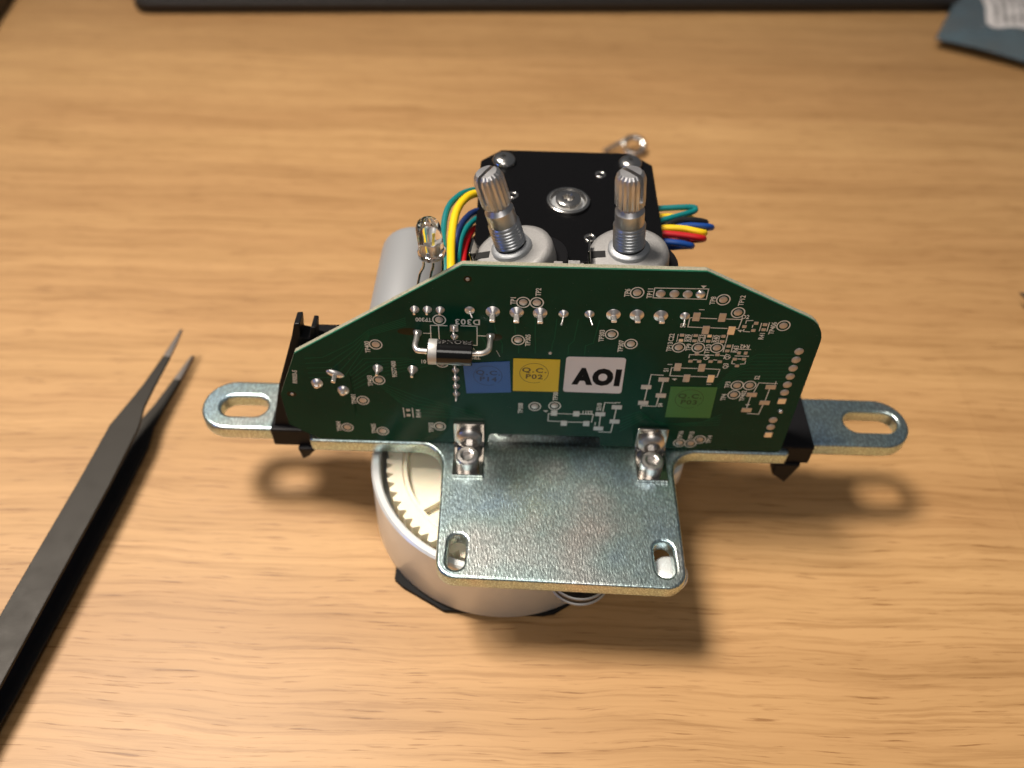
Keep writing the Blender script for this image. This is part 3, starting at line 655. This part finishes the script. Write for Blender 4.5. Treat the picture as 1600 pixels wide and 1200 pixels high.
c2.add([(55.0, .2, -5.2), (61.5, .2, -5.2), (55.2, .4, -9.6), (59.2, .4, -13.2), (55.0, 4.5, -5.2), (61.5, 4.5, -5.2), (55.2, 3.6, -9.6), (59.2, 3.4, -13.2)],
       [(0, 2, 3, 1), (4, 5, 7, 6), (0, 4, 6, 2), (2, 6, 7, 3), (3, 7, 5, 1), (0, 1, 5, 4)])
c2.obj('arm_clip', 'black', unit, (0, 0, ZP), bevel=.5)
hp = [(-69.2, 1.0), (-65.4, 15.5), (-60.0, 30.6), (-58.9, 34.4), (-57.6, 34.5), (-58.0, 30.6), (-56.2, 30.2), (-55.3, 33.6), (-54.3, 33.5), (-54.8, 29.2), (-50, 28.2), (-49, 1.0)]
ho = MB().prism(hp[::-1], -7.2, -3.0).obj('board_holder', 'black', unit, bevel=.25); place(ho, BM)
ho2 = MB().prism([(48, 1), (54.2, 1), (54.2, 36), (48, 36)], -7, -1.7).obj('pin_socket', 'black', unit, bevel=.3); place(ho2, BM)
ho3 = MB().prism([(-57, 13), (-47, 13), (-47, 25), (-57, 25)], -14, -3.1).obj('power_jack', 'black', unit, bevel=.3); place(ho3, BM)

# capacitor lying behind the board -------------------------------------------
CM = BM @ Matrix.Translation((-37.0, 24.4, -3.1)) @ Matrix.Rotation(PI, 4, 'X')
cp = MB().lathe([(0, 0), (7.6, 0), (8.4, .8), (8.1, 1.9), (8.5, 2.9), (8.6, 38.4), (8.5, 39.6), (8.0, 40.5), (7.2, 40.8), (7.0, 40.6), (0, 40.6)], 64).obj('capacitor', 'can', unit, sharp=40); place(cp, CM)

# LED on three legs -----------------------------------------------------------
LB, LT = Vector((-27.9, 7.0, ZP + 53.3)), Vector((-28.7, 7.4, ZP + 63.0))
LM = frame(LB, LT - LB)
led = MB().lathe([(0, 0), (2.75, 0), (2.9, .2), (2.9, 1.1), (2.55, 1.25), (2.5, 6.3), (2.36, 7.2), (1.9, 8.05), (1.1, 8.6), (0, 8.8)], 40).obj('indicator_lamp', 'glassy', unit, sharp=50); place(led, LM)
MB().lathe([(0, 2.6), (.7, 2.7), (1.2, 3.4), (1.25, 3.4), (.85, 2.4), (.7, .3), (0, .3)], 24, 0, Matrix.Translation((.35, 0, 0))).box(-1.3, -.7, -.3, .3, .3, 3.0).obj('lead_frame', 'tin', led)
MB().box(-.17, .17, -.55, -.25, 2.8, 5.8, 0, Matrix.Rotation(.12, 4, 'Y')).obj('light_strip', 'die', led)
for k in range(3):
    u = -31.75 + 2.63 * k; a = LB + Vector((-1.95 + 1.95 * k, 0, -.05)); q = BM @ Vector((u, 42.1, -1.5))
    q2 = BM @ Vector((u, 42.4, -5.0))
    MB().tube(spline([a, a + Vector((0, 0, -3)), (a + q2) / 2, q2 + Vector((0, .4, .6)), (q + q2) / 2, q], 5), .3, 6).obj('lamp_leg', 'steel', unit).parent = unit

# potentiometers ---------------------------------------------------------------
def knurl_mesh(ang):
    n = 18 * 6
    def rf(a, r, z): return 1.0 if r < 2.2 else 1 - .085 * (0.5 - 0.5 * math.cos(18 * a)) ** .8
    b = MB().lathe([(0, 11.0), (2.35, 11.0), (2.95, 11.8), (3.08, 12.0), (3.08, 17.6), (2.75, 18.7), (2.1, 19.25), (0, 19.35)], n, rf=rf)
    k = b.obj('shaft', 'shaft'); cut = MB().box(-.42, .42, -5, 5, 13.2, 22, 0, Matrix.Rotation(ang, 4, 'Z')).obj('cut', 'shaft')
    md = k.modifiers.new('slot', 'BOOLEAN'); md.object = cut; md.operation = 'DIFFERENCE'; md.solver = 'EXACT'
    dg = bpy.context.evaluated_depsgraph_get(); me = bpy.data.meshes.new_from_object(k.evaluated_get(dg))
    k.modifiers.clear(); old = k.data; k.data = me; bpy.data.objects.remove(cut); bpy.data.meshes.remove(old); me.name = 'shaft'
    me.set_sharp_from_angle(angle=math.radians(28)); return k
def pot(base, tip, twist, slot):
    PM = frame(base, Vector(tip) - Vector(base)) @ Matrix.Rotation(twist, 4, 'Z')
    b = MB().lathe([(0, -5), (8.2, -5), (8.5, -4.8), (8.5, -1.4), (8.25, -.55), (7.5, -.1), (6.9, 0.0), (0, 0.0)], 56)
    p = b.obj('potentiometer', 'cast', unit, sharp=50); place(p, PM)
    MB().lathe([(0, -5.9), (9.2, -5.9), (9.4, -5.7), (9.4, -5.2), (9.2, -5.05), (0, -5.05)], 48, 0, Matrix.Translation((1.3, .9, 0))).obj('rear_cover', 'black', p, sharp=40)
    MB().lathe([(4.35, 0), (4.35, .85), (4.0, 1.2), (3.3, 1.3)], 40, rf=lambda a, r, z: min(1, .93 / max(.2, math.cos(a - .6))) if math.cos(a - .6) > 0 else 1).obj('bushing_flange', 'dullzinc', p, sharp=40)
    pr = [(3.0, 1.0)]
    for k in range(7): z = 1.5 + .78 * k; pr += [(2.95, z), (3.35, z + .32), (3.35, z + .46)]
    pr += [(2.95, 7.0), (2.9, 7.1), (2.6, 7.1)]
    MB().lathe(pr, 40).obj('threaded_bushing', 'thread', p, sharp=60)
    MB().lathe([(2.9, 6.9), (3.0, 7.2), (3.0, 10.2), (2.75, 10.5), (2.2, 11.3)], 40).obj('shaft_collar', 'shaft', p, sharp=25)
    kn = knurl_mesh(slot); kn.parent = p
    MB().box(-7.8, -4.9, -2.0, .1, -.2, .06).obj('locating_slot', 'blackcut', p)
    MB().prism([(-8.55, -2.9), (-8.05, -2.9), (-7.95, 1.8), (-8.35, 2.1)], -4, 2.6).obj('anchor_tab', 'nickel', p, bevel=.15)
    return p
pot((-11.8, 13.2, ZP + 50.4), (-17.4, 13.6, ZP + 69.4), -.10, -.55)
pot((12.6, 13.3, ZP + 50.8), (10.7, 13.4, ZP + 70.0), 0.0, .75)
# little parts standing on the rear face of the board
for u, v, w, a in ((-2.4, 52.6, .9, .4), (.8, 52.9, 1.2, .2), (2.0, 52.3, .8, .9)):
    o = MB().box(-w, w, -.6, .6, -3.2, -1.7).obj('chip_part', 'cast' if w > 1 else 'pad', unit, bevel=.1); place(o, BM @ Matrix.Translation((u, v, 0)))

# wires --------------------------------------------------------------------------
def wire(m_, r, pts): MB().tube(spline([(x, y, z + ZP) for x, y, z in pts], 9), r, 12).obj('wire', m_, unit)
wire('wteal', .72, [(-17, 45, 42), (-20.6, 43.5, 43.2), (-24.2, 39, 45), (-26.9, 33, 45.4), (-27.4, 25, 44.4), (-26.2, 15, 44.5), (-25.5, 6, 42), (-25.5, 3, 38)])
wire('wyel', .95, [(-17, 41, 43.2), (-20.8, 40, 44.6), (-23.4, 36, 45.6), (-25.0, 31, 45.4), (-25.4, 23, 44.6), (-24.9, 14, 45.0), (-24.3, 7, 43), (-24, 3.5, 38)])
wire('wnavy', .72, [(-17, 34, 43.4), (-20.3, 33.6, 44.4), (-22.6, 30, 45.0), (-24.1, 25.5, 44.6), (-24.6, 18, 43), (-24.2, 10, 42), (-24, 4, 38)])
wire('wgrey', .7, [(-17, 33, 42.6), (-20.2, 32.9, 43.6), (-22.0, 30, 44.2), (-23.3, 26, 43.8), (-23.9, 18, 42), (-23.7, 10, 40), (-23, 4, 36)])
wire('wteal', .78, [(-17, 33, 42.2), (-20.1, 32.0, 43.4), (-22.2, 28.4, 44.0), (-23.5, 24, 43.6), (-23.8, 18, 42.4), (-23.3, 12, 43.4), (-22.9, 5, 42), (-22.9, 3, 36)])
wire('wred', .78, [(-17, 32, 40.2), (-20.0, 31.6, 41.2), (-21.6, 28, 42.2), (-22.6, 23, 41.6), (-22.6, 16, 41.5), (-22.0, 9, 41.6), (-21.8, 4, 36)])
wire('wblack', .72, [(-17, 31, 38.2), (-19.9, 31, 38.8), (-21.4, 27, 39.8), (-22.0, 21, 39.6), (-21.8, 14, 39.0), (-21.5, 8, 38.6), (-21, 3, 34)])
wire('wteal', .72, [(18, 42.0, 40), (23.3, 42.4, 40), (28.5, 42.8, 40.2), (31.4, 43.1, 40.1), (32.1, 42.7, 39.9), (31.2, 41.6, 39.9), (26.5, 39.0, 40.2), (21, 36.6, 40.0)])
wire('wyel', .72, [(18, 40.4, 38.6), (24, 40.9, 38.8), (29, 41.2, 38.6), (31.3, 41.6, 38.0), (31.6, 43, 36.6), (29, 44.5, 35.5), (20, 44.5, 35)])
wire('wblack', .72, [(18, 33.6, 39.5), (23.6, 35.4, 40), (27.5, 37.6, 40.3), (31.5, 38.2, 40), (34.2, 38.9, 39.0), (34.0, 41, 37.2), (30, 42.4, 36.0), (20, 42.5, 35.6)])
wire('wblue', .74, [(18, 34, 38.4), (25, 35.5, 39.2), (29, 36.3, 39.8), (33.5, 36.3, 39.8), (35.5, 37.2, 38.8), (34.8, 39.5, 36.8), (29, 41, 35.4), (20, 41.4, 35)])
wire('wyel', .82, [(18, 34.6, 39.6), (23, 34.8, 40), (28, 34.6, 40.2), (32.4, 33.9, 39.8), (33.5, 35.4, 38.4), (32, 37.5, 36.4), (28, 39, 35), (20, 39, 34.4)])
wire('wred', .78, [(18, 32.7, 40), (23, 32.5, 40.3), (28, 32.1, 40.2), (32.0, 31.8, 39.8), (33.0, 33.2, 38.4), (31.5, 35.6, 36.2), (28, 37, 35), (20, 37, 34)])
wire('wblue', .78, [(18, 31.0, 39), (23, 30.6, 39.4), (27, 30.2, 39.4), (29.6, 30.4, 38.6), (30.2, 32, 37.2), (28.6, 34, 35.4), (25, 35, 34), (20, 35, 33)])

# ------------------------------------------------------------------ tweezers lying on their side at the left
tw = empty('tweezers', (-116.6, 2.8, 0)); tag(tw, 'dark steel pointed tweezers lying on the table left of the motor unit', 'tweezers')
mid = [(-109.1, 50.3, .35), (-109.55, 45.5, .75), (-110.3, 39.0, 1.15), (-112.0, 28, 1.75), (-113.4, 20.6, 2.5), (-114.3, 13.0, 4.05), (-116.1, -6, 4.2), (-119.7, -36, 4.3), (-122.4, -58, 4.35), (-125.5, -84, 4.1), (-128, -104, 3.0)]
for side in (1, -1):
    zc = [9.6, 9.6, 9.6, 9.6, 9.5, 9.4, 9.3, 9.2, 8.8, 7.2, 5.8]
    b = MB(); v = []; n = len(mid)
    for i, (x, y, hw) in enumerate(mid):
        z = zc[i] if side > 0 else 10.2 - zc[i]
        th = .45 if i > 3 else .38
        if side < 0: x, y = x + (1.6, 1.2, .8, .3)[min(i, 3)] * (i < 4), y - (2.2, 1.6, 1.0, .4)[min(i, 3)] * (i < 4)
        t_ = Vector((mid[min(i + 1, n - 1)][0] - mid[max(i - 1, 0)][0], mid[min(i + 1, n - 1)][1] - mid[max(i - 1, 0)][1])).normalized(); nx, ny = -t_.y, t_.x
        for sx_, sz in ((-1, -1), (1, -1), (1, 1), (-1, 1)): v.append((x + 115 + nx * hw * sx_, y + ny * hw * sx_, z + sz * th))
    f = [(0, 1, 2, 3), tuple((n - 1) * 4 + q for q in (3, 2, 1, 0))]
    for i in range(n - 1):
        for q in range(4): f.append((i * 4 + q, (i + 1) * 4 + q, (i + 1) * 4 + (q + 1) % 4, i * 4 + (q + 1) % 4))
    b.add(v, f); b.m = [1 if (k >= 2 and (k - 2) // 4 < 2) else 0 for k in range(len(b.f))]
    bm = b.obj('tweezer_arm', ['tweez', 'tip'], tw, bevel=.22)

# ------------------------------------------------------------------ other things on the table
# dark slab across the far side
sm = Matrix.Translation((-1, 287, 0)) @ Matrix.Rotation(math.radians(3.75), 4, 'Z')
slab = MB().prism(fillet([(-198, 0, 8), (240, 0, 8), (240, 130, 8), (-198, 130, 8)], 6), 0.6, 5.6, 0, sm)
slab_o = slab.obj('low_slab', 'slab', bevel=.9, seg=3); tag(slab_o, 'long low dark slab with rounded corner across the far edge of view', 'device')
MB().prism(fillet([(-194, 6, 4), (236, 6, 4), (236, 126, 4), (-194, 126, 4)], 5), 5.62, 6.4, 0, sm).obj('top_panel', 'slabtop', slab_o, bevel=.3)
for x, y in ((-185, 10), (228, 10), (-185, 118), (228, 118)):
    MB().lathe([(0, 0), (4, 0), (4, .7), (0, .7)], 20, 0, sm @ Matrix.Translation((x, y, 0))).obj('rubber_pad', 'rubber', slab_o)
bx = MB().prism(fillet([(-334, 240, 6), (-256.5, 248, 6), (-267, 344, 6), (-344, 334, 6)], 5), 0, 9).obj('dark_case', 'slab', bevel=1.2)
tag(bx, 'dark object cut off by the far left corner of the picture', 'case')
# shiny eye pin behind the motor
ey = empty('eye_pin', (34.5, 169, 0)); tag(ey, 'small shiny steel eye pin lying on the table behind the motor', 'pin')
ring = MB(); pts = [(3.9 * math.cos(a), 3.4 * math.sin(a), 3.0 + 1.6 * math.sin(a)) for a in [math.radians(-150 + 12 * k) for k in range(29)]]
ring.tube(pts, 1.15, 10); ring.obj('eye', 'steel', ey)
shk = MB().tube(spline([(-3.2, 1.9, 4.0), (-5.5, 1.2, 3.2), (-8.5, -.4, 2.2), (-12, -2.2, 1.25)], 5), .95, 10); shk.obj('shank', 'steel', ey)
# pointed tool at the right border
tip = Vector((156.0, 86.5, 4.6)); dr = Vector((0.62, -0.78, 0)).normalized()
pt = MB().lathe([(0, 0), (.25, .1), (1.5, 5), (3.6, 14), (4.5, 22), (4.6, 26), (4.6, 120), (4.2, 121), (0, 121)], 28, 0, frame((0, 0, 0), dr, (0, 0, 1)))
pt_o = pt.obj('pointed_tool', 'slab', None, tip, sharp=40); tag(pt_o, 'dark pointed tool poking in at the right border', 'tool')

# antistatic bag with label
bo = Vector((182.5, 263, 0)); ex = Vector((0.862, -0.507, 0)); ey_ = Vector((0.452, 0.892, 0)); ez = Vector((0, 0, 1))
BGM = Matrix((ex, ey_, ez)).transposed().to_4x4(); BGM.translation = bo
def bag_z(x, y):
    e = min(1, min(x, 100 - x) / 16) * min(1, min(y, 130 - y) / 16); e = max(0, e) ** .6
    return 4.6 + 4.0 * e + (1.0 * math.sin(x * .19 + y * .06) + .6 * math.sin(y * .23 - x * .11 + 1) + .25 * math.sin(x * .5 + y * .31)) * e + .5 * math.sin(x * .09)
nx, ny = 50, 60; b = MB(); v = []
for lay in (1, 0):
    for j in range(ny + 1):
        for i in range(nx + 1):
            x, y = 100 * i / nx, 130 * j / ny
            edge = min(x, 100 - x, y, 130 - y); zt = bag_z(x, y)
            v.append((x, y, zt if lay else max(.3, zt - .12 - min(1, edge / 14) * 5.5) if edge > .1 else zt - .12))
f = []; K = (nx + 1) * (ny + 1)
for j in range(ny):
    for i in range(nx):
        a = j * (nx + 1) + i; q = (a, a + 1, a + nx + 2, a + nx + 1); f.append(q); f.append(tuple(K + w for w in q[::-1]))
b.add(v, f, 0, None, True)
bag = b.obj('shielding_bag', 'film'); bag.matrix_world = Matrix.Translation(bo * S) @ BGM.to_3x3().to_4x4()
tag(bag, 'blue grey antistatic plastic bag with white printed label at the far right corner', 'bag')
lb = MB(); lx, ly, lw, lh = 19.5, 16.5, 60, 80; n1, n2 = 20, 24; v = []
LMx = Matrix.Translation((lx, ly, 0)) @ Matrix.Rotation(math.radians(14), 4, 'Z')
def lab_pt(x, y, dz):
    p = LMx @ Vector((x, y, 0)); return (p.x, p.y, bag_z(p.x, p.y) + dz)
lab = fillet([(0, 0, 4), (lw, 0, 4), (lw, lh, 4), (0, lh, 4)], 6)
cen = lab_pt(lw / 2, lh / 2, .3)
grid = []
for j in range(n2 + 1):
    for i in range(n1 + 1):
        x, y = lw * i / n1, lh * j / n2
        # pull the corners in
        for cx_, cy_ in ((0, 0), (lw, 0), (0, lh), (lw, lh)):
            dx, dy = abs(x - cx_), abs(y - cy_)
            if dx < 4 and dy < 4:
                d = Vector((4 - dx, 4 - dy))
                if d.length > 4: d = d * (4 / d.length); x = cx_ + (4 - d.x) * (1 if cx_ == 0 else -1); y = cy_ + (4 - d.y) * (1 if cy_ == 0 else -1)
        grid.append(lab_pt(x, y, .35))
gf = [(j * (n1 + 1) + i, j * (n1 + 1) + i + 1, (j + 1) * (n1 + 1) + i + 1, (j + 1) * (n1 + 1) + i) for j in range(n2) for i in range(n1)]
lbo = MB().add(grid, gf, 0, None, True).obj('paper_label', 'paper', bag)
sd = lbo.modifiers.new('thickness', 'SOLIDIFY'); sd.thickness = .02; sd.offset = -1
pb = MB(); rnd = random.Random(3)
for c_ in range(13):
    x = 4.6 + c_ * 3.6; y = 5.0
    while y < 74:
        l_ = rnd.uniform(.8, 2.4); w_ = 1.7
        if not (17 < x < 30 and y < 12):
            q = [(x + w_ * (-.5), y), (x + w_ * .5, y), (x + w_ * .5, y + l_), (x - w_ * .5, y + l_)]
            if rnd.random() < .86: pb.add([lab_pt(a, b2, .42) for a, b2 in q], [(0, 1, 2, 3)])
        y += l_ + rnd.uniform(.35, .8)
for (x0, x1, y0, y1) in ((19, 22.2, 4.6, 10.5), (22.2, 27, 8.8, 10.5), (22.2, 27, 4.6, 6.0), (25.6, 28.4, 4.6, 8)):
    pb.add([lab_pt(a, b2, .44) for a, b2 in ((x0, y0), (x1, y0), (x1, y1), (x0, y1))], [(0, 1, 2, 3)])
tag(pb.obj('printed_lines', 'print', lbo), kind='stuff')
